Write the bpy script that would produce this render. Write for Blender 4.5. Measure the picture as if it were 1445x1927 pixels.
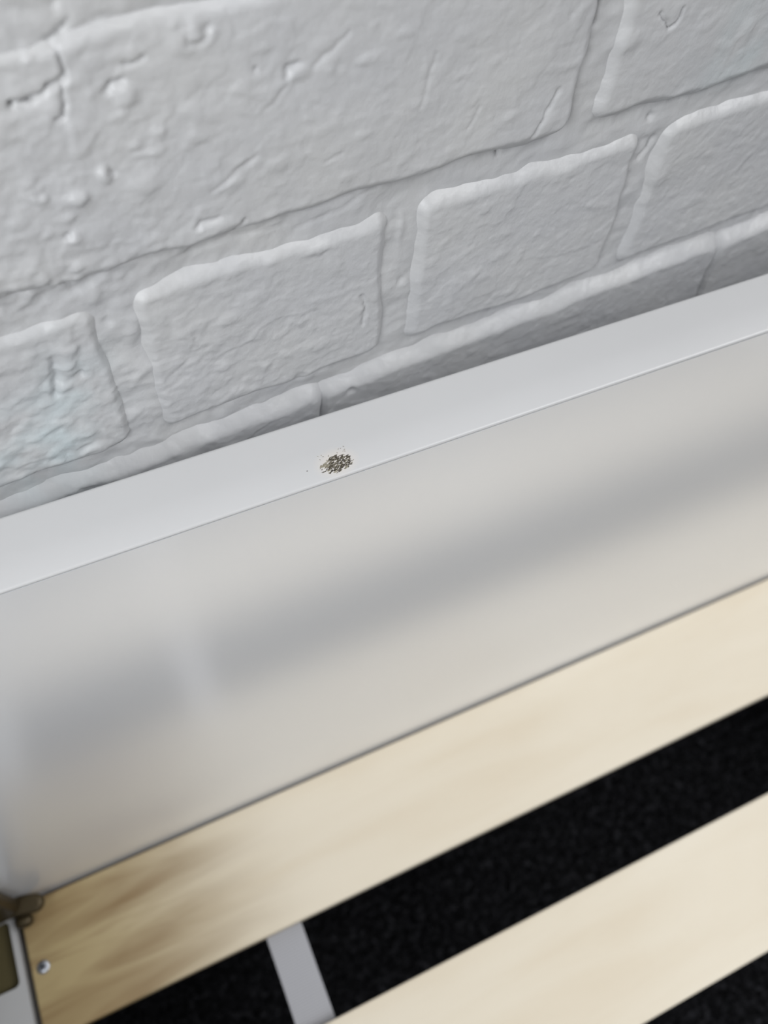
import bpy, math, random
import numpy as np
from mathutils import Matrix, Vector

for _o in list(bpy.data.objects):
    bpy.data.objects.remove(_o)
S = bpy.context.scene
COL = S.collection

# ------------------------------------------------------------------ camera
F_PX, YAW, PITCH, ROLL = 1546.37, 0.4963, 1.0078, 0.0857
CAM = Vector((0.0457, -0.1830, 0.2424))
fw = Vector((math.sin(YAW) * math.cos(PITCH), math.cos(YAW) * math.cos(PITCH), -math.sin(PITCH)))
rt = Vector((math.cos(YAW), -math.sin(YAW), 0))
up = rt.cross(fw)
r2 = math.cos(ROLL) * rt + math.sin(ROLL) * up
u2 = -math.sin(ROLL) * rt + math.cos(ROLL) * up
cam_data = bpy.data.cameras.new('camera')
cam = bpy.data.objects.new('camera', cam_data)
COL.objects.link(cam)
cam.matrix_world = Matrix(((r2.x, u2.x, -fw.x, CAM.x), (r2.y, u2.y, -fw.y, CAM.y),
                           (r2.z, u2.z, -fw.z, CAM.z), (0, 0, 0, 1)))
cam_data.sensor_fit = 'HORIZONTAL'
cam_data.sensor_width = 36.0
cam_data.lens = 36.0 * F_PX / 1445.0
cam_data.clip_start = 0.01
cam_data.dof.use_dof = True
cam_data.dof.focus_distance = 0.297
cam_data.dof.aperture_fstop = 10.0
S.camera = cam

# ------------------------------------------------------------------ light
S.view_settings.view_transform = 'Standard'
S.view_settings.look = 'None'
S.view_settings.gamma = 1.0
S.view_settings.use_curve_mapping = False
S.view_settings.exposure = -0.20
world = bpy.data.worlds.new('world')
S.world = world
world.use_nodes = True
bg = world.node_tree.nodes['Background']
bg.inputs['Color'].default_value = (0.97, 0.98, 1.0, 1)
bg.inputs['Strength'].default_value = 0.04


def area_light(name, loc, target, sx, sy, power, color):
    d = bpy.data.lights.new(name, 'AREA')
    d.shape = 'RECTANGLE'
    d.size, d.size_y = sx, sy
    d.energy = power
    d.color = color
    o = bpy.data.objects.new(name, d)
    COL.objects.link(o)
    o.location = loc
    o.rotation_euler = (Vector(target) - Vector(loc)).to_track_quat('-Z', 'Y').to_euler()
    return o


# two added area lights in the unseen side opening, brightening the left bricks
area_light('added_side_light', (-0.30, -0.30, 0.65), (0.0, -0.30, 0.65), 0.4, 0.6, 3.0, (0.96, 0.98, 1.0))
area_light('added_side_light', (-0.30, -0.50, 0.30), (0.0, -0.50, 0.30), 0.5, 0.4, 6.3, (0.96, 0.98, 1.0))
# two added overhead area lights, unseen, placed to brighten slats and headboard
area_light('added_overhead_light', (2.0, -0.6, 1.7), (2.0, -0.6, 0.0), 1.0, 1.0, 33.0, (0.985, 0.99, 1.0))
area_light('added_overhead_light', (1.2, -1.2, 1.7), (1.2, -1.2, 0.0), 0.8, 0.8, 23.0, (0.985, 0.99, 1.0))

# ------------------------------------------------------------------ helpers
def set_socket(n, name, val):
    if name in n.inputs:
        n.inputs[name].default_value = val


def new_mat(name):
    m = bpy.data.materials.new(name)
    m.use_nodes = True
    return m, m.node_tree.nodes, m.node_tree.links, m.node_tree.nodes['Principled BSDF']


def node(ns, kind, **kw):
    n = ns.new(kind)
    for k, v in kw.items():
        setattr(n, k, v)
    return n


def ramp(ns, stops):
    r = ns.new('ShaderNodeValToRGB')
    e = r.color_ramp.elements
    while len(e) < len(stops):
        e.new(0.5)
    for i, (p, c) in enumerate(stops):
        e[i].position = p
        e[i].color = (c[0], c[1], c[2], 1) if not isinstance(c, (int, float)) else (c, c, c, 1)
    return r


def mesh_obj(name, verts, faces, mat=None, parent=None, smooth=False):
    me = bpy.data.meshes.new(name)
    me.from_pydata(verts, [], faces)
    me.update()
    if smooth:
        me.polygons.foreach_set('use_smooth', [True] * len(me.polygons))
    if mat:
        me.materials.append(mat)
    o = bpy.data.objects.new(name, me)
    COL.objects.link(o)
    if parent:
        o.parent = parent
    return o


def grid_obj(name, X, Y, Z, mat, parent=None, attr=None, skirt=None):
    """heightfield mesh from 2-D arrays"""
    ny, nx = X.shape
    co = np.stack([X, Y, Z], -1).reshape(-1, 3).astype(np.float32)
    i = np.arange(nx * ny).reshape(ny, nx)
    q = np.stack([i[:-1, :-1], i[:-1, 1:], i[1:, 1:], i[1:, :-1]], -1).reshape(-1, 4)
    me = bpy.data.meshes.new(name)
    me.vertices.add(len(co))
    me.vertices.foreach_set('co', co.ravel())
    me.loops.add(q.size)
    me.loops.foreach_set('vertex_index', q.ravel().astype(np.int32))
    me.polygons.add(len(q))
    me.polygons.foreach_set('loop_start', np.arange(0, q.size, 4, dtype=np.int32))
    me.polygons.foreach_set('use_smooth', np.ones(len(q), dtype=bool))
    me.update(calc_edges=True)
    if attr is not None:
        a = me.attributes.new('stain', 'FLOAT', 'POINT')
        a.data.foreach_set('value', attr.ravel().astype(np.float32))
    me.materials.append(mat)
    o = bpy.data.objects.new(name, me)
    COL.objects.link(o)
    if parent:
        o.parent = parent
    return o


def box(x0, x1, y0, y1, z0, z1):
    v = [(x0, y0, z0), (x1, y0, z0), (x1, y1, z0), (x0, y1, z0), (x0, y0, z1), (x1, y0, z1), (x1, y1, z1), (x0, y1, z1)]
    f = [(0, 3, 2, 1), (4, 5, 6, 7), (0, 1, 5, 4), (1, 2, 6, 5), (2, 3, 7, 6), (3, 0, 4, 7)]
    return v, f


def extrude_x(profile, x0, x1, n=1):
    """closed (y,z) profile, counter-clockwise seen from +x, extruded along x"""
    m = len(profile)
    v, f = [], []
    for k in range(n + 1):
        x = x0 + (x1 - x0) * k / n
        v += [(x, y, z) for y, z in profile]
    for k in range(n):
        for j in range(m):
            a, b = k * m + j, k * m + (j + 1) % m
            f.append((a, b, b + m, a + m))
    c0 = len(v)
    v += [(x0, y, z) for y, z in profile] + [(x1, y, z) for y, z in profile]
    f.append(tuple(range(c0 + m - 1, c0 - 1, -1)))
    f.append(tuple(range(c0 + m, c0 + 2 * m)))
    return v, f


def bevel(o, w, seg=3):
    b = o.modifiers.new('bevel', 'BEVEL')
    b.width = w
    b.segments = seg
    b.limit_method = 'ANGLE'
    for p in o.data.polygons:
        p.use_smooth = True
    wn_ = o.modifiers.new('wn', 'WEIGHTED_NORMAL')
    wn_.keep_sharp = False
    return o


_rng = np.random.RandomState(11)
_perm = _rng.permutation(512)
_ang = _rng.rand(512) * 2 * np.pi
_gx, _gy = np.cos(_ang), np.sin(_ang)


def perlin(x, y):
    xi, yi = np.floor(x).astype(int), np.floor(y).astype(int)
    xf, yf = x - xi, y - yi

    def g(ix, iy, fx, fy):
        h = _perm[(_perm[ix & 511] + iy) & 511]
        return _gx[h] * fx + _gy[h] * fy
    sx = xf * xf * xf * (xf * (xf * 6 - 15) + 10)
    sy = yf * yf * yf * (yf * (yf * 6 - 15) + 10)
    a = g(xi, yi, xf, yf) * (1 - sx) + g(xi + 1, yi, xf - 1, yf) * sx
    b = g(xi, yi + 1, xf, yf - 1) * (1 - sx) + g(xi + 1, yi + 1, xf - 1, yf - 1) * sx
    return (a * (1 - sy) + b * sy) * 1.5


def fbm(x, y, o=3):
    t, a = 0, 1.0
    for k in range(o):
        t = t + a * perlin(x + 17.3 * k, y - 9.1 * k)
        x, y, a = x * 2.03, y * 2.03, a * 0.5
    return t


def sstep(a, b, x):
    t = np.clip((x - a) / (b - a), 0, 1)
    return t * t * (3 - 2 * t)


# ------------------------------------------------------------------ materials
def mat_wall():
    m, ns, lk, b = new_mat('white_wall_paint')
    tc = node(ns, 'ShaderNodeTexCoord')
    n1 = node(ns, 'ShaderNodeTexNoise')
    n1.inputs['Scale'].default_value = 22
    n1.inputs['Detail'].default_value = 3
    lk.new(tc.outputs['Object'], n1.inputs['Vector'])
    base = ramp(ns, [(0.3, (0.49, 0.493, 0.505)), (0.7, (0.52, 0.52, 0.52))])
    lk.new(n1.outputs['Fac'], base.inputs['Fac'])
    at = node(ns, 'ShaderNodeAttribute', attribute_name='stain')
    mx = node(ns, 'ShaderNodeMix', data_type='RGBA')
    lk.new(at.outputs['Fac'], mx.inputs[0])
    lk.new(base.outputs['Color'], mx.inputs[6])
    mx.inputs[7].default_value = (0.50, 0.575, 0.595, 1)
    lk.new(mx.outputs[2], b.inputs['Base Color'])
    set_socket(b, 'Roughness', 0.42)
    n2 = node(ns, 'ShaderNodeTexNoise')
    n2.inputs['Scale'].default_value = 260
    n2.inputs['Detail'].default_value = 2
    lk.new(tc.outputs['Object'], n2.inputs['Vector'])
    bp = node(ns, 'ShaderNodeBump')
    bp.inputs['Strength'].default_value = 0.22
    bp.inputs['Distance'].default_value = 0.0015
    lk.new(n2.outputs['Fac'], bp.inputs['Height'])
    lk.new(bp.outputs['Normal'], b.inputs['Normal'])
    return m


def mat_plain(name, col, rough=0.4, ior=1.5, metal=0.0):
    m, ns, lk, b = new_mat(name)
    n = node(ns, 'ShaderNodeTexNoise')
    n.inputs['Scale'].default_value = 35
    tc = node(ns, 'ShaderNodeTexCoord')
    lk.new(tc.outputs['Object'], n.inputs['Vector'])
    r = ramp(ns, [(0.3, tuple(c * 0.95 for c in col)), (0.7, col)])
    lk.new(n.outputs['Fac'], r.inputs['Fac'])
    lk.new(r.outputs['Color'], b.inputs['Base Color'])
    set_socket(b, 'Roughness', rough)
    set_socket(b, 'IOR', ior)
    set_socket(b, 'Metallic', metal)
    return m


def mat_lacquer(name, c0, c1, rough, ior):
    """white lacquer, yellowed a little where the finish is scuffed"""
    m, ns, lk, b = new_mat(name)
    tc = node(ns, 'ShaderNodeTexCoord')
    n = node(ns, 'ShaderNodeTexNoise')
    n.inputs['Scale'].default_value = 9
    lk.new(tc.outputs['Object'], n.inputs['Vector'])
    r = ramp(ns, [(0.3, c0), (0.7, c1)])
    lk.new(n.outputs['Fac'], r.inputs['Fac'])
    vs = node(ns, 'ShaderNodeVectorMath', operation='SUBTRACT')
    vs.inputs[1].default_value = SCUFF
    lk.new(tc.outputs['Object'], vs.inputs[0])
    vm = node(ns, 'ShaderNodeVectorMath', operation='MULTIPLY')
    vm.inputs[1].default_value = (110, 150, 150)
    lk.new(vs.outputs[0], vm.inputs[0])
    ln = node(ns, 'ShaderNodeVectorMath', operation='LENGTH')
    lk.new(vm.outputs[0], ln.inputs[0])
    rr = ramp(ns, [(0.45, 0.55), (1.0, 0.0)])
    lk.new(ln.outputs['Value'], rr.inputs['Fac'])
    mx = node(ns, 'ShaderNodeMix', data_type='RGBA')
    lk.new(rr.outputs['Color'], mx.inputs[0])
    lk.new(r.outputs['Color'], mx.inputs[6])
    mx.inputs[7].default_value = (0.68, 0.62, 0.56, 1)
    lk.new(mx.outputs[2], b.inputs['Base Color'])
    set_socket(b, 'Roughness', rough)
    set_socket(b, 'IOR', ior)
    return m


def mat_wood(name, stained):
    m, ns, lk, b = new_mat(name)
    tc = node(ns, 'ShaderNodeTexCoord')
    mp = node(ns, 'ShaderNodeMapping')
    mp.inputs['Scale'].default_value = (3.0, 18, 18)
    lk.new(tc.outputs['Object'], mp.inputs['Vector'])
    n = node(ns, 'ShaderNodeTexNoise')
    n.inputs['Scale'].default_value = 1.6
    n.inputs['Detail'].default_value = 5
    n.inputs['Distortion'].default_value = 0.6
    lk.new(mp.outputs[0], n.inputs['Vector'])
    r = ramp(ns, [(0.25, (0.70, 0.61, 0.47)), (0.5, (0.745, 0.67, 0.54)), (0.75, (0.775, 0.705, 0.58))])
    lk.new(n.outputs['Fac'], r.inputs['Fac'])
    out = r.outputs['Color']
    if stained:
        # brown heartwood figure running in from the slat's end
        sx = node(ns, 'ShaderNodeSeparateXYZ')
        lk.new(tc.outputs['Object'], sx.inputs[0])
        ma = node(ns, 'ShaderNodeMapRange')
        ma.inputs['From Min'].default_value = -0.13
        ma.inputs['From Max'].default_value = 0.09
        ma.inputs['To Min'].default_value = 1.0
        ma.inputs['To Max'].default_value = 0.0
        ma.interpolation_type = 'SMOOTHERSTEP'
        lk.new(sx.outputs['X'], ma.inputs['Value'])
        mp2 = node(ns, 'ShaderNodeMapping')
        mp2.inputs['Scale'].default_value = (7, 46, 46)
        mp2.inputs['Location'].default_value = (0.35, 0.2, 0.0)
        lk.new(tc.outputs['Object'], mp2.inputs['Vector'])
        n3 = node(ns, 'ShaderNodeTexNoise')
        n3.inputs['Scale'].default_value = 1.0
        n3.inputs['Detail'].default_value = 3
        n3.inputs['Distortion'].default_value = 0.8
        lk.new(mp2.outputs[0], n3.inputs['Vector'])
        r3 = ramp(ns, [(0.38, 0.0), (0.66, 0.9)])
        lk.new(n3.outputs['Fac'], r3.inputs['Fac'])
        mu = node(ns, 'ShaderNodeMath', operation='MULTIPLY')
        lk.new(ma.outputs[0], mu.inputs[0])
        lk.new(r3.outputs['Color'], mu.inputs[1])
        my = node(ns, 'ShaderNodeMix', data_type='RGBA')
        lk.new(ma.outputs[0], my.inputs[0])
        lk.new(out, my.inputs[6])
        my.inputs[7].default_value = (0.42, 0.325, 0.165, 1)
        out = my.outputs[2]
        mx = node(ns, 'ShaderNodeMix', data_type='RGBA')
        lk.new(mu.outputs[0], mx.inputs[0])
        lk.new(out, mx.inputs[6])
        mx.inputs[7].default_value = (0.20, 0.115, 0.045, 1)
        out = mx.outputs[2]
    lk.new(out, b.inputs['Base Color'])
    set_socket(b, 'Roughness', 0.45)
    set_socket(b, 'Specular IOR Level', 0.3)
    return m


def mat_carpet():
    m, ns, lk, b = new_mat('charcoal_carpet')
    tc = node(ns, 'ShaderNodeTexCoord')
    n = node(ns, 'ShaderNodeTexNoise')
    n.inputs['Scale'].default_value = 130
    n.inputs['Detail'].default_value = 3
    lk.new(tc.outputs['Object'], n.inputs['Vector'])
    r = ramp(ns, [(0.35, (0.011, 0.011, 0.012)), (0.55, (0.022, 0.022, 0.025)), (0.72, (0.06, 0.06, 0.068))])
    lk.new(n.outputs['Fac'], r.inputs['Fac'])
    lk.new(r.outputs['Color'], b.inputs['Base Color'])
    set_socket(b, 'Roughness', 0.95)
    set_socket(b, 'Specular IOR Level', 0.1)
    return m


def mat_scuff():
    m, ns, lk, b = new_mat('scuffed_finish')
    at = node(ns, 'ShaderNodeAttribute', attribute_name='stain')
    r = ramp(ns, [(0.0, (0.035, 0.028, 0.02)), (0.45, (0.085, 0.07, 0.045)), (0.75, (0.20, 0.18, 0.125)), (1.0, (0.40, 0.37, 0.30))])
    lk.new(at.outputs['Fac'], r.inputs['Fac'])
    lk.new(r.outputs['Color'], b.inputs['Base Color'])
    set_socket(b, 'Roughness', 0.7)
    return m


def mat_webbing():
    m, ns, lk, b = new_mat('grey_webbing')
    tc = node(ns, 'ShaderNodeTexCoord')
    w = node(ns, 'ShaderNodeTexWave')
    w.bands_direction = 'Y'
    w.inputs['Scale'].default_value = 180
    lk.new(tc.outputs['Object'], w.inputs['Vector'])
    r = ramp(ns, [(0.0, (0.34, 0.34, 0.36)), (1.0, (0.40, 0.40, 0.42))])
    lk.new(w.outputs['Fac'], r.inputs['Fac'])
    lk.new(r.outputs['Color'], b.inputs['Base Color'])
    set_socket(b, 'Roughness', 0.8)
    return m


SCUFF = (0.1115, -0.0222, 0.0)
M_WALL = mat_wall()
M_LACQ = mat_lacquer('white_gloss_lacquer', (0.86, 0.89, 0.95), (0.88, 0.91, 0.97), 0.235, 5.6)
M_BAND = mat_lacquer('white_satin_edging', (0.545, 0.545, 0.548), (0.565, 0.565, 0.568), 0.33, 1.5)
M_SLAT1 = mat_wood('pine_slat_brown_end', True)
M_SLAT = mat_wood('pine_slat', False)
M_CARPET = mat_carpet()
M_SCUFF = mat_scuff()
M_WEB = mat_webbing()
M_BRONZE = mat_plain('tarnished_bronze', (0.075, 0.056, 0.028), 0.45, 1.5, 0.6)
M_HOLE = mat_plain('bare_brown_core', (0.075, 0.06, 0.02), 0.8)
M_ZINC = mat_plain('zinc_screw', (0.55, 0.57, 0.62), 0.3, 1.5, 0.9)
M_ZDARK = mat_plain('screw_recess', (0.05, 0.055, 0.07), 0.5, 1.5, 0.5)
M_PAINT = mat_plain('low_bounce_wall_grey', (0.16, 0.165, 0.17), 0.7)  # for the added side wall, kept dark to cut bounce on the headboard
M_RAIL = mat_plain('white_rail_paint', (0.47, 0.47, 0.47), 0.5)
M_FRAME = mat_plain('window_paint', (0.8, 0.8, 0.8), 0.35)

# ------------------------------------------------------------------ wall: mortar bed and bricks
WA, WB, WG = -0.0068, 0.0768, 0.031
wx = Vector((math.cos(WA) * math.cos(WB), math.cos(WA) * math.sin(WB), math.sin(WA)))
wz = Vector((-math.sin(WA) * math.cos(WB), -math.sin(WA) * math.sin(WB), math.cos(WA)))
wn = wx.cross(wz)
org = Vector((0.18, WG, 0)) - 0.18 * wx
WALL_M = Matrix(((wx.x, wz.x, wn.x, org.x), (wx.y, wz.y, wn.y, org.y), (wx.z, wz.z, wn.z, org.z), (0, 0, 0, 1)))

CRACKS = [
 ([(0.0629, 0.1384), (0.0608, 0.1374), (0.0600, 0.1358), (0.0576, 0.1349), (0.0585, 0.1324), (0.0589, 0.1292), (0.0590, 0.1269), (0.0570, 0.1264), (0.0541, 0.1258), (0.0526, 0.1242), (0.0505, 0.1237), (0.0491, 0.1234), (0.0471, 0.1238)], 0.55, 1.3),
 ([(0.0582, 0.1261), (0.0568, 0.1218), (0.0563, 0.1181), (0.0541, 0.1181)], 0.5, 1.0),
 ([(0.0650, 0.1369), (0.0688, 0.1373), (0.0720, 0.1374), (0.0769, 0.1363)], 0.5, 0.6),
 ([(0.0736, 0.1271), (0.0763, 0.1273), (0.0782, 0.1278)], 0.5, 0.8),
 ([(0.0674, 0.1217), (0.0694, 0.1234), (0.0718, 0.1234)], 0.8, 1.0),
 ([(0.0901, 0.1291), (0.0926, 0.1281), (0.0947, 0.1286), (0.0958, 0.1316)], 0.7, 0.7),
 ([(0.1159, 0.1142), (0.1167, 0.1169), (0.1197, 0.1173)], 0.7, 0.9),
 ([(0.1245, 0.1159), (0.1297, 0.1187), (0.1351, 0.1220)], 0.6, 0.4),
 ([(0.0838, 0.0754), (0.0854, 0.0773), (0.0915, 0.0767)], 0.7, 0.8),
 ([(0.0969, 0.0705), (0.0988, 0.0719), (0.0994, 0.0729)], 0.8, 0.9),
 ([(0.2242, 0.1139), (0.2255, 0.1088), (0.2255, 0.1052)], 0.8, 1.5),
 ([(0.2520, 0.1043), (0.2549, 0.1014), (0.2580, 0.0987), (0.2607, 0.0999), (0.2617, 0.1044)], 0.5, 0.9),
 ([(0.2079, 0.0723), (0.2114, 0.0802), (0.2150, 0.0872)], 0.7, 0.7),
 ([(0.2728, 0.0520), (0.2716, 0.0484), (0.2698, 0.0449)], 1.0, 2.0),
 ([(0.1428, 0.0241), (0.1444, 0.0175), (0.1435, 0.0090)], 0.6, 0.7),
 ([(0.0313, 0.0418), (0.0303, 0.0347), (0.0280, 0.0267)], 1.1, 1.2),
 ([(0.0911, 0.0866), (0.0981, 0.0898), (0.1052, 0.0939)], 0.7, 0.5),
 ([(0.1175, 0.0615), (0.1331, 0.0642), (0.1488, 0.0696)], 0.6, 0.4),
 ([(0.0761, 0.0657), (0.0920, 0.0666), (0.1138, 0.0648)], 0.6, 0.5),
 ([(0.1274, 0.0858), (0.1329, 0.0870)], 0.6, 0.3),
 ([(0.1096, 0.1074), (0.1163, 0.1119)], 0.6, 0.3),
 ([(0.1643, 0.1103), (0.1617, 0.1012), (0.1605, 0.0948)], 0.6, 0.3),
 ([(0.1829, 0.0892), (0.1799, 0.0826)], 0.6, 0.3),
 ([(0.2172, -0.0540), (0.2413, -0.0505), (0.2683, -0.0443)], 0.5, 0.3),
 ([(0.2948, -0.0984), (0.3150, -0.0973)], 0.5, 0.3),
]
PITS = [(0.0453, 0.1237, 0.0010, 2.2), (0.0495, 0.1236, 0.0008, 1.6), (0.1074, 0.1186, 0.0006, 1.2), (0.1966, 0.0676, 0.0012, 1.2), (0.2671, 0.0628, 0.0014, 1.5), (0.0374, 0.0325, 0.0014, 1.2), (0.0611, 0.1429, 0.0009, 1.0), (0.0476, 0.0854, 0.0011, 0.9), (0.0640, 0.1003, 0.0012, 0.8), (0.0899, 0.1302, 0.0007, 0.5), (0.1158, -0.0082, 0.0023, 0.8), (0.1375, -0.0244, 0.0019, 1.0), (0.0438, 0.0995, 0.0012, 0.9), (0.3649, -0.0114, 0.0023, 1.0), (0.1607, 0.0231, 0.0016, 0.8), (0.0512, 0.0494, 0.0017, 1.2), ]
BUMPS = [(0.0724, 0.1197, 0.0026, 0.0026, 1.1), (0.0523, 0.1335, 0.0014, 0.0017, 0.8), (0.0725, 0.0948, 0.0045, 0.0039, 1.0), (0.0618, 0.1005, 0.0017, 0.0028, 1.0), (0.0441, 0.0983, 0.0019, 0.0022, 1.1), (0.0539, 0.0952, 0.0025, 0.0022, 0.9), (0.0496, 0.0844, 0.0015, 0.0017, 0.9), (0.0490, 0.0903, 0.0026, 0.0017, 0.7), (0.0895, 0.0742, 0.0073, 0.0026, 1.0), (0.0637, 0.1222, 0.0013, 0.0013, 0.5), (0.1117, 0.0894, 0.0039, 0.0024, 0.7), (0.0961, 0.0869, 0.0044, 0.0024, 0.6), (0.1196, 0.1148, 0.0046, 0.0018, 0.6), (0.0361, 0.0928, 0.0027, 0.0019, 0.6), (0.1192, -0.0106, 0.0037, 0.0032, 1.2), (0.1018, 0.0053, 0.0019, 0.0023, 0.7), (0.0352, 0.0374, 0.0024, 0.0051, 0.9), (0.0214, 0.0315, 0.0037, 0.0038, 0.7), (0.0330, 0.0053, 0.0031, 0.0028, 0.9), (0.0202, 0.0004, 0.0038, 0.0028, 0.7), (0.0352, -0.0054, 0.0024, 0.0035, 0.8), (0.0921, 0.1310, 0.0019, 0.0025, 0.7), (0.2406, 0.0974, 0.0055, 0.0037, 1.0), (0.2279, 0.0505, 0.0085, 0.0026, 0.5), (0.2135, 0.0768, 0.0045, 0.0031, 0.7), (0.1925, 0.0477, 0.0026, 0.0025, 0.5), (0.1933, 0.0159, 0.0023, 0.0024, 0.5), (0.1294, 0.1148, 0.0020, 0.0030, 0.5), (0.1411, 0.1138, 0.0035, 0.0012, 0.5), (0.0788, 0.1076, 0.0020, 0.0015, 0.6), (0.0711, 0.1058, 0.0020, 0.0012, 0.6), (0.0687, 0.1146, 0.0025, 0.0014, 0.4), (0.0734, 0.1028, 0.0029, 0.0012, 0.6), (0.1349, 0.0781, 0.0028, 0.0015, 0.4), (0.1652, 0.0691, 0.0031, 0.0017, 0.5), (0.2977, 0.0892, 0.0036, 0.0049, 0.8), (0.2996, 0.0811, 0.0025, 0.0021, 0.5), (0.1966, 0.0830, 0.0037, 0.0020, 0.5), (0.1749, 0.1015, 0.0025, 0.0014, 0.3), (0.1528, 0.1187, 0.0029, 0.0015, 0.4), (0.1401, 0.0913, 0.0031, 0.0014, 0.4), (0.1005, 0.0406, 0.0062, 0.0033, 0.5), (0.0901, 0.0351, 0.0041, 0.0024, 0.6), (0.1159, 0.0241, 0.0028, 0.0042, 0.5), (0.1243, 0.0065, 0.0060, 0.0029, 0.5), (0.0741, 0.0320, 0.0028, 0.0058, 0.6), (0.2284, -0.0110, 0.0055, 0.0036, 0.4), (0.2813, 0.0348, 0.0047, 0.0056, 0.7), (0.3116, 0.0008, 0.0040, 0.0077, 0.4), (0.2050, 0.0210, 0.0047, 0.0024, 0.4), (0.1587, 0.0473, 0.0014, 0.0072, 0.9), (0.1251, 0.0523, 0.0051, 0.0018, 0.8), ]


MM = 0.001


def seg_dist(U, V, pl):
    d = np.full(U.shape, 1e9)
    for (a, b), (c, e) in zip(pl[:-1], pl[1:]):
        lx, ly = c - a, e - b
        t = np.clip(((U - a) * lx + (V - b) * ly) / (lx * lx + ly * ly + 1e-12), 0, 1)
        d = np.minimum(d, np.hypot(U - a - t * lx, V - b - t * ly))
    return d


def relief(U, V):
    """lumps, drips, flakes and cracks of the thick paint, in metres, shared by bricks and mortar"""
    calm = 0.5 + 0.5 * (1.0 - sstep(0.03, 0.16, U))
    h = 0.26 * calm * fbm(U * 55, V * 75, 3)
    h = h + 0.15 * calm * fbm(U * 210 + 5, V * 240, 2)
    # thick rough paint towards the left
    rough = 1.0 - sstep(0.02, 0.14, U)
    h = h + rough * (0.35 * fbm(U * 120 + 40, V * 150 + 7, 3))
    h = h + rough * np.exp(-((V - 0.068) / 0.011) ** 2) * (0.9 * fbm(U * 170 + 11, V * 190 + 3, 2) + 0.3)
    lump = perlin(U * 95 + 3, V * 120 + 8)
    h = h + 0.5 * sstep(0.32, 0.75, lump) * (0.5 + 0.9 * rough)
    # old paint layers that stop at ragged steps
    t = fbm(U * 28 + 2.7, V * 34 + 1.3, 4)
    h = h + calm * 0.30 * sstep(-0.015, 0.015, t - 0.22) + calm * 0.24 * sstep(-0.02, 0.02, -t - 0.38)
    # brush runs
    h = h + 0.05 * perlin(U * 420 + V * 120, V * 40)
    wu = U + 0.0006 * perlin(U * 300, V * 300 + 50)
    wv = V + 0.0006 * perlin(U * 300 + 80, V * 300)
    for u, v, rx, ry, a in BUMPS:
        r2_ = ((wu - u) / rx) ** 2 + ((wv - v) / ry) ** 2
        h = h + 0.9 * a * np.exp(-(r2_ ** 1.6))
    for pl, w, d in CRACKS:
        s = seg_dist(wu, wv, pl) / (1.15 * w * MM)
        h = h - 1.3 * d * np.exp(-s * s)
    for u, v, r, d in PITS:
        r2_ = ((wu - u) ** 2 + (wv - v) ** 2) / (r * r)
        h = h - d * np.exp(-r2_ * r2_)
    return h * MM


def stain(U, V):
    s = 0.75 * np.exp(-(((U - 0.012) / 0.022) ** 2 + ((V - 0.004) / 0.022) ** 2))
    s = s + 0.5 * np.exp(-(((U - 0.036) / 0.012) ** 2 + ((V - 0.030) / 0.016) ** 2))
    s = s + 0.35 * np.exp(-(((U - 0.30) / 0.02) ** 2 + ((V - 0.085) / 0.02) ** 2))
    return np.clip(s * (0.6 + 0.8 * fbm(U * 60 + 9, V * 60, 3)), 0, 1)


def lines(a, b, fine0, fine1, fs, cs):
    p = [a]
    while p[-1] < b:
        s = fs if fine0 <= p[-1] < fine1 else cs
        p.append(p[-1] + s)
    p[-1] = b
    return np.array(p)


def mortar_h(U, V):
    d = 1.6 + 1.3 * sstep(0.02, 0.2, U)
    return MM * (-d + 0.9 * fbm(U * 40 + 31, V * 60 + 12, 3)) + relief(U, V)


uu = lines(-0.38, 2.2, -0.10, 0.47, 0.001, 0.02)
vv = lines(-0.68, 1.7, -0.12, 0.20, 0.001, 0.02)
U, V = np.meshgrid(uu, vv)
wall = grid_obj('wall_back', U, V, mortar_h(U, V), M_WALL, attr=stain(U, V))
wall.matrix_world = WALL_M
wall['kind'] = 'structure'
wall['label'] = 'white painted brick wall with flaking lumpy paint behind the headboard'


def brick(u0, u1, v0, v1, out, seed, dense):
    m = 0.0056
    st = 0.0007 if dense else 0.005
    nu, nv = max(6, int((u1 - u0 + 2 * m) / st)), max(5, int((v1 - v0 + 2 * m) / st))
    U, V = np.meshgrid(np.linspace(u0 - m, u1 + m, nu), np.linspace(v0 - m, v1 + m, nv))
    wob = 0.0019 * fbm(U * 30 + seed, V * 30 - seed, 2) + 0.0004 * perlin(U * 120 + seed, V * 120)
    cu, cv, hu, hv = (u0 + u1) / 2, (v0 + v1) / 2, (u1 - u0) / 2, (v1 - v0) / 2
    rr = 0.006
    qx, qy = np.abs(U - cu) - hu + rr, np.abs(V - cv) - hv + rr
    sd = np.hypot(np.maximum(qx, 0), np.maximum(qy, 0)) + np.minimum(np.maximum(qx, qy), 0) - rr + wob
    h = -0.0066 * sstep(-0.0040, 0.0050, sd)
    r = random.Random(seed)
    h = h + (U - cu) / hu * MM * r.uniform(-.5, .5) + (V - cv) / hv * MM * r.uniform(-.4, .4) + out
    h = h + 0.0005 * fbm(U * 22 + seed * 3.1, V * 26, 2)
    h = h + relief(U, V)
    o = grid_obj('brick', U - cu, V - cv, h, M_WALL, parent=wall, attr=stain(U, V))
    o.location = (cu, cv, 0)
    return o


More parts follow.
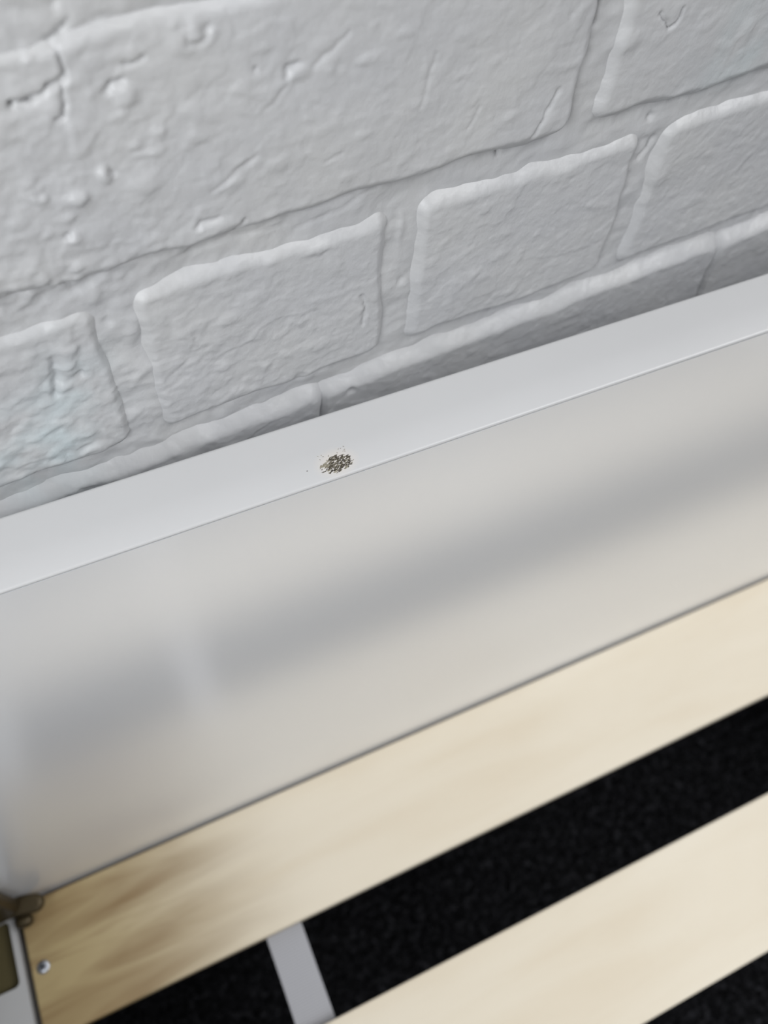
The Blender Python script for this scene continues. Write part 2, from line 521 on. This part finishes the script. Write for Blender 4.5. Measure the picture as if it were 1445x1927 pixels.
ROW, V0, J = 0.0796, -0.0163, 0.0058
JH = [0.0541, 0.1594, 0.2713]
n_b = 0
for row in range(-3, 8):
    v0, v1 = V0 + row * ROW + J, V0 + (row + 1) * ROW - J
    if row == -1:
        v1 = V0 - 0.0020
    if row % 2 == 0:
        js = [0.0541 - 0.109 * k for k in range(5, 0, -1)] + JH + [0.2713 + 0.109 * k for k in range(1, 9)]
    else:
        js = [0.2305 + 0.219 * k for k in range(-4, 5)]
        if row < 0:
            js = [j + 0.112 for j in js]
    for a, b in zip(js[:-1], js[1:]):
        dense = row in (-1, 0, 1, 2) and b > -0.03 and a < 0.45 and not (row == 2 and a > 0.2)
        jl = 0.0058 if row >= 0 else -0.0008
        out = {-1: 0.0026, 0: 0.0, 1: 0.0006}.get(row, 0.0)
        brick(a + jl, b - jl, v0, v1, out, 7 + 13 * row + n_b, dense)
        n_b += 1

# ------------------------------------------------------------------ floor, added unseen side wall and window
FL = -0.67
floor_v, floor_f = box(-0.38, 2.4, -3.0, 0.3, FL - 0.03, FL)
floor = mesh_obj('floor', floor_v, floor_f, M_CARPET)
floor['kind'] = 'structure'
floor['label'] = 'charcoal carpeted floor under the bed'
rng = np.random.RandomState(5)
tv, tf = [], []
NX, NY, SP = 190, 110, 0.0055
for iy in range(NY):
    for ix in range(NX):
        x = -0.28 + ix * SP + rng.uniform(-.0016, .0016) + (iy % 2) * SP * .5
        y = -0.55 + iy * SP + rng.uniform(-.0016, .0016)
        r, h = rng.uniform(.0024, .0034), rng.uniform(.003, .0065)
        dx, dy = rng.uniform(-.002, .002, 2)
        n0 = len(tv)
        for k in range(4):
            a = k * math.pi / 2 + ix
            tv.append((x + r * math.cos(a), y + r * math.sin(a), FL - .0005))
        tv.append((x + dx, y + dy, FL + h))
        tf += [(n0 + k, n0 + (k + 1) % 4, n0 + 4) for k in range(4)]
pile = mesh_obj('carpet_pile', tv, tf, M_CARPET, parent=floor)
pile['kind'] = 'stuff'

LW = -0.25
WY0, WY1, WZ0, WZ1 = -0.95, -0.05, 0.06, 1.05      # opening that holds the added side lights


def boxes(name, rects, x0, x1, mat):
    v, f = [], []
    for r in rects:
        bv, bf = box(x0, x1, *r)
        f += [tuple(i + len(v) for i in q) for q in bf]
        v += bv
    return mesh_obj(name, v, f, mat)


wl = boxes('added_wall_left', ((-3.0, 0.3, FL, WZ0), (-3.0, 0.3, WZ1, 1.7), (-3.0, WY0, WZ0, WZ1), (WY1, 0.3, WZ0, WZ1)), LW - 0.1, LW, M_PAINT)  # added out of view, part below the sill shades the left slat ends
wl['kind'] = 'structure'
wl['label'] = 'added unseen side wall, plain grey, shading the left slat ends'
wf = boxes('added_window_1', ((WY0, WY1, WZ0, WZ0 + .04), (WY0, WY1, WZ1 - .04, WZ1), (WY0, WY0 + .04, WZ0, WZ1), (WY1 - .04, WY1, WZ0, WZ1)), LW - 0.09, LW - 0.03, M_FRAME)  # added frame around the opening for the side lights, out of view
wf['kind'] = 'structure'
wf['label'] = 'added white window frame in the unseen side wall'

# ------------------------------------------------------------------ bed
T, H = 0.028, 0.377
bed = bpy.data.objects.new('bed_frame', None)
COL.objects.link(bed)
bed.location = (0.3, 0, FL)
bed['label'] = 'white bed frame with headboard and bare pale wooden slats'
bed['category'] = 'bed'


def part(o, parent=None):
    o.parent = parent or bed
    if parent is None:
        o.matrix_parent_inverse = Matrix.Translation((-0.3, 0, -FL))
    return o


# headboard: flat top easing into a fine front bead, tall plain front
EB = -0.0025                                    # edge band sits on the panel from here up
band = [(0.0, EB), (0.0, -0.0015), (0.0, -0.0009), (-0.0003, -0.0003), (-0.0009, 0.0), (-0.0015, 0.0), (-0.0145, 0.0)]
N = 14
for k in range(N + 1):
    t = k / N
    band.append((-0.0150 - 0.0120 * t, -0.0011 * t * t))
band += [(-0.0273, -0.00118), (-0.0276, -0.00132), (-0.0278, -0.00155), (-0.02795, -0.0019), (-0.0280, -0.0022), (-0.0280, EB)]
panel = [(0.0, -0.46), (0.0, EB - 0.00015), (-0.0004, EB), (-0.0275, EB), (-0.0279, EB - 0.0001), (-0.0280, EB - 0.0004), (-0.0280, EB - 0.0008), (-0.0280, -0.4595), (-0.0280, -0.46)]


def board(name, prof, mat):
    v, f = extrude_x(prof[::-1], -0.160, 0.80)
    o = mesh_obj(name, v, f, mat, smooth=True)
    return o


hb = board('headboard', panel, M_LACQ)
hb.data.polygons.foreach_set('use_smooth', [False] * len(hb.data.polygons))
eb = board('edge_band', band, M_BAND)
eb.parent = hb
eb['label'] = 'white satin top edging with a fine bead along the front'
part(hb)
hb['label'] = 'glossy white headboard with a dark scuff on its top edge'
for x0 in (-0.150, 0.745):
    lv, lf = box(x0, x0 + 0.045, -T + 0.002, -0.002, FL + 0.0005, -0.455)
    part(bevel(mesh_obj('leg', lv, lf, M_LACQ), 0.002))


def top_z(y):
    t = (-y - 0.0150) / 0.0120
    return 0.0 if t < 0 else -0.0011 * min(t, 1.03) ** 2


# scuff: torn flecks of dark finish lying along one brushing direction
rs = random.Random(4)
sv, sf, sa = [], [], []


def fleck(x, y, l, w, ang, tone, hgt=0.00010):
    n0 = len(sv)
    ca, sa_ = math.cos(ang), math.sin(ang)
    pts = [(-l, 0), (-l * .4, -w * rs.uniform(.6, 1.2)), (l * .5, -w * rs.uniform(.5, 1.1)), (l, w * rs.uniform(-.3, .3)),
           (l * .35, w * rs.uniform(.6, 1.2)), (-l * .5, w * rs.uniform(.5, 1.1))]
    for a, b in pts:
        px, py = x + a * ca - b * sa_, y + a * sa_ + b * ca
        sv.append((px, py, top_z(py) + 0.00001))
        sa.append(tone)
    sv.append((x, y, top_z(y) + hgt))
    sa.append(tone)
    for k in range(6):
        sf.append((n0 + k, n0 + (k + 1) % 6, n0 + 6))


DIR = 0.30
for k in range(400):
    # dense lens-shaped patch, streaks running along the brushing direction
    while True:
        a, b = rs.uniform(-1, 1), rs.uniform(-1, 1)
        if a * a + b * b < 1:
            break
    x = SCUFF[0] + 0.0062 * a + 0.0012 * b
    y = SCUFF[1] - 0.0005 + 0.0034 * b - 0.0004 * a
    edge = a * a + b * b
    if edge > 0.6 and rs.random() < 0.55:
        continue
    if a > 0.1 and rs.random() < 0.3:
        continue
    tone = rs.random() ** 2.2 * 0.9
    if a < -0.5 and b > -0.3:
        tone = 0.55 + 0.45 * rs.random()
    fleck(x, y, rs.uniform(.00035, .0011), rs.uniform(.00011, .00026), DIR + rs.uniform(-.5, .5), tone)
for k in range(14):
    fleck(SCUFF[0] + rs.uniform(-.006, .006), SCUFF[1] + 0.0042 + rs.uniform(-.0012, .0014), rs.uniform(.0002, .0005), .00012, rs.uniform(0, 3), rs.uniform(.6, 1))
fleck(0.1003, -0.0218, 0.0003, 0.00022, 0.3, 0.15)


sc = mesh_obj('scuff_mark', sv, sf, M_SCUFF)
sat = sc.data.attributes.new('stain', 'FLOAT', 'POINT')
sat.data.foreach_set('value', sa)
sc.parent = hb
sc['kind'] = 'stuff'
sc['label'] = 'dark brown speckled scuff where the white finish is damaged'

# slats
SW, ST = 0.0849, 0.010
X0, X1 = -0.1245, 0.735
slat_y = [-T - 0.002, -0.1768, -0.3236]
slats = []
for i, y0 in enumerate(slat_y):
    bv, bf = box(X0, X1, -SW, 0, -ST, 0)
    s = mesh_obj('slat', bv, bf, M_SLAT1 if i == 0 else M_SLAT)
    s.location = (0, y0, -H)
    bevel(s, 0.0016, 3)
    part(s)
    s['label'] = ['pale wooden slat against the headboard with a brown figured end', 'pale wooden slat second from the headboard',
                  'pale wooden slat third from the headboard'][i]
    slats.append(s)


def disc(r, z0, z1, dome, n=24, rings=4):
    v, f = [], []
    for k in range(rings + 1):
        t = k / rings
        rad, z = r * (1 - t * 0.999), z1 + dome * (1 - (1 - t) ** 2)
        v += [(rad * math.cos(a * 2 * math.pi / n), rad * math.sin(a * 2 * math.pi / n), z) for a in range(n)]
    for k in range(rings):
        for a in range(n):
            f.append((k * n + a, k * n + (a + 1) % n, (k + 1) * n + (a + 1) % n, (k + 1) * n + a))
    b0 = len(v)
    v += [(r * math.cos(a * 2 * math.pi / n), r * math.sin(a * 2 * math.pi / n), z0) for a in range(n)]
    for a in range(n):
        f.append((b0 + a, b0 + (a + 1) % n, (a + 1) % n, a))
    return v, f


for i, s in enumerate(slats):
    for xx in (-0.1166, 0.727):
        dv, df = disc(0.0042, -0.002, 0.0004, 0.0010)
        scr = mesh_obj('screw', dv, df, M_ZINC, parent=s, smooth=True)
        scr.location = (xx, -0.0425, 0)
        if i == 0:
            scr['label'] = 'zinc cross-head screw in the slat end'
        # cross recess cut into the head, built as two dark crossed bars set in its crown
        for k in range(2):
            a, b = (0.0021, 0.0006) if k == 0 else (0.0006, 0.0021)
            cv_, cf_ = box(xx - a, xx + a, -0.0425 - b, -0.0425 + b, 0.0009, 0.0016)
            cr = mesh_obj('cross_recess', cv_, cf_, M_ZDARK, parent=s)

# webbing strap stapled under the slats
wv, wf_ = [], []
NY = 60
ya, yb = -0.033, -0.405
for k in range(NY + 1):
    y = ya + (yb - ya) * k / NY
    # hugs the underside of each slat, sags a little in between
    sag = 0.0
    for q in range(2):
        g0, g1 = slat_y[q] - SW, slat_y[q + 1]
        if g1 < y < g0:
            sag = 0.004 * math.sin(math.pi * (y - g1) / (g0 - g1))
    z = -H - ST - 0.0004 - sag
    for x in (0.0205, 0.0455):
        wv.append((x, y, z))
    for x in (0.0455, 0.0205):
        wv.append((x, y, z - 0.0012))
for k in range(NY):
    for j in range(4):
        a, b = k * 4 + j, k * 4 + (j + 1) % 4
        wf_.append((a, a + 4, b + 4, b))
strap = part(mesh_obj('webbing_strap', wv, wf_, M_WEB, smooth=False))
strap['label'] = 'grey webbing strap running under the slats'

# side rail: white top plate with a slot, inner ledge carrying the slats
def rail(mirror):
    xi = X0 - 0.0035
    xs0, xs1 = -0.172, -0.1318
    ys0, ys1 = -0.0775, -0.036
    zt, zb = -H + 0.001, -H - 0.004
    outer = [(-0.184, -1.2), (xi, -1.2), (xi, -0.031), (-0.184, -0.031)]
    v, f = [], []
    # plate as strips round a slot with rounded corners
    r, n = 0.0035, 5
    hole = []
    for cx, cy, a0 in ((xs1 - r, ys0 + r, -90), (xs1 - r, ys1 - r, 0), (xs0 + r, ys1 - r, 90), (xs0 + r, ys0 + r, 180)):
        for k in range(n + 1):
            a = math.radians(a0 + 90 * k / n)
            hole.append((cx + r * math.cos(a), cy + r * math.sin(a)))
    m = len(hole)
    def snap(p, q):
        return q
    # outer ring matched point by point to the hole ring
    ring = []
    cornr = [(xi, -0.110), (xi, -0.0295), (-0.184, -0.0295), (-0.184, -0.110)]
    for c in range(4):
        for k in range(n + 1):
            ring.append(cornr[c])
    def sx(p):
        return (0.610 - p[0], p[1]) if mirror else p
    for z in (zt, zb):
        v += [(*sx(p), z) for p in hole] + [(*sx(p), z) for p in ring]
    for k in range(m):
        a, b = k, (k + 1) % m
        f.append((a, m + a, m + b, b))
        f.append((2 * m + a, 2 * m + b, 3 * m + b, 3 * m + a))
        f.append((a, b, 2 * m + b, 2 * m + a))
        f.append((m + a, 3 * m + a, 3 * m + b, m + b))
    f = [q for q in f if len({v[i] for i in q}) >= 3]
    # rest of the rail top, and its tall outer web
    for b6 in ((-0.184, xi, -1.2, -0.110, zb, zt), (-0.184, -0.179, -1.2, -0.0295, -H - 0.09, zb), (-0.184, X0 + 0.02, -1.2, -0.0295, -H - 0.022, -H - ST - 0.0005)):
        x0, x1 = b6[0], b6[1]
        if mirror:
            x0, x1 = 0.610 - b6[1], 0.610 - b6[0]
        bv, bf = box(x0, x1, *b6[2:])
        f += [tuple(i + len(v) for i in q) for q in bf]
        v += bv
    o = mesh_obj('side_rail', v, f, M_RAIL)
    part(o)
    o['label'] = 'white slotted side rail at the slat ends'
    cx0, cx1 = -0.1785, -0.1300
    if mirror:
        cx0, cx1 = 0.610 - cx1, 0.610 - cx0
    cv_, cf_ = box(cx0, cx1, -0.09, -0.030, -H - 0.0095, -H - 0.0055)
    c = mesh_obj('slot_core', cv_, cf_, M_HOLE)
    c.parent = o
    c['label'] = 'dark brown core seen through the slot'
    return o


rail(False)
rail(True)

# bronze fixing bolt and wing at the rail's end
def lathe(profile, axis_o, axis_d, n=20):
    d = Vector(axis_d).normalized()
    a = d.orthogonal().normalized()
    b = d.cross(a)
    v, f = [], []
    for r, t in profile:
        for k in range(n):
            an = 2 * math.pi * k / n
            v.append(tuple(Vector(axis_o) + d * t + (a * math.cos(an) + b * math.sin(an)) * max(r, 1e-5)))
    for j in range(len(profile) - 1):
        for k in range(n):
            f.append((j * n + k, j * n + (k + 1) % n, (j + 1) * n + (k + 1) % n, (j + 1) * n + k))
    return v, f


# plate screwed to the headboard, carrying a rounded tongue and a stubby bolt end
v, f = box(-0.158, -0.1185, -0.0375, -T - 0.0003, -H + 0.004, -H + 0.058)
brk = part(bevel(mesh_obj('fixing_bracket', v, f, M_BRONZE), 0.0035, 4))
brk['label'] = 'tarnished bronze bracket joining rail and headboard'
tg = []
n = 16
for k in range(n + 1):
    a = math.radians(-90 + 180 * k / n)
    tg.append((0.0215 + 0.0058 * math.cos(a), 0.0058 * math.sin(a)))
tg += [(-0.012, 0.0066), (-0.012, -0.0066)]
v = [(x, y, z) for z in (0.0, 0.0070) for x, y in tg]
m = len(tg)
f = [tuple(range(m - 1, -1, -1)), tuple(range(m, 2 * m))] + [(k, (k + 1) % m, m + (k + 1) % m, m + k) for k in range(m)]
wing = mesh_obj('tongue', v, f, M_BRONZE)
bevel(wing, 0.0026, 4)
wing.parent = brk
wing.location = (-0.1300, -0.0300, -H + 0.0095)
wing.rotation_euler = (0.2, -0.08, -0.26)
v, f = lathe([(0, 0), (0.0034, 0.0003), (0.0044, 0.0025), (0.0042, 0.007), (0.0032, 0.0095), (0, 0.0104)], (0, 0, 0), (1, -0.15, 0.1))
nub = mesh_obj('bolt_end', v, f, M_BRONZE, smooth=True)
nub.parent = brk
nub.location = (-0.1250, -0.0415, -H + 0.0062)
v, f = lathe([(0, 0), (0.0062, 0.0), (0.0066, 0.0012), (0.0058, 0.0030), (0.003, 0.0040), (0, 0.0042)], (-0.134, -0.0375, -H + 0.040), (0, -1, 0))
bh = mesh_obj('bolt_head', v, f, M_BRONZE, smooth=True)
bh.parent = brk
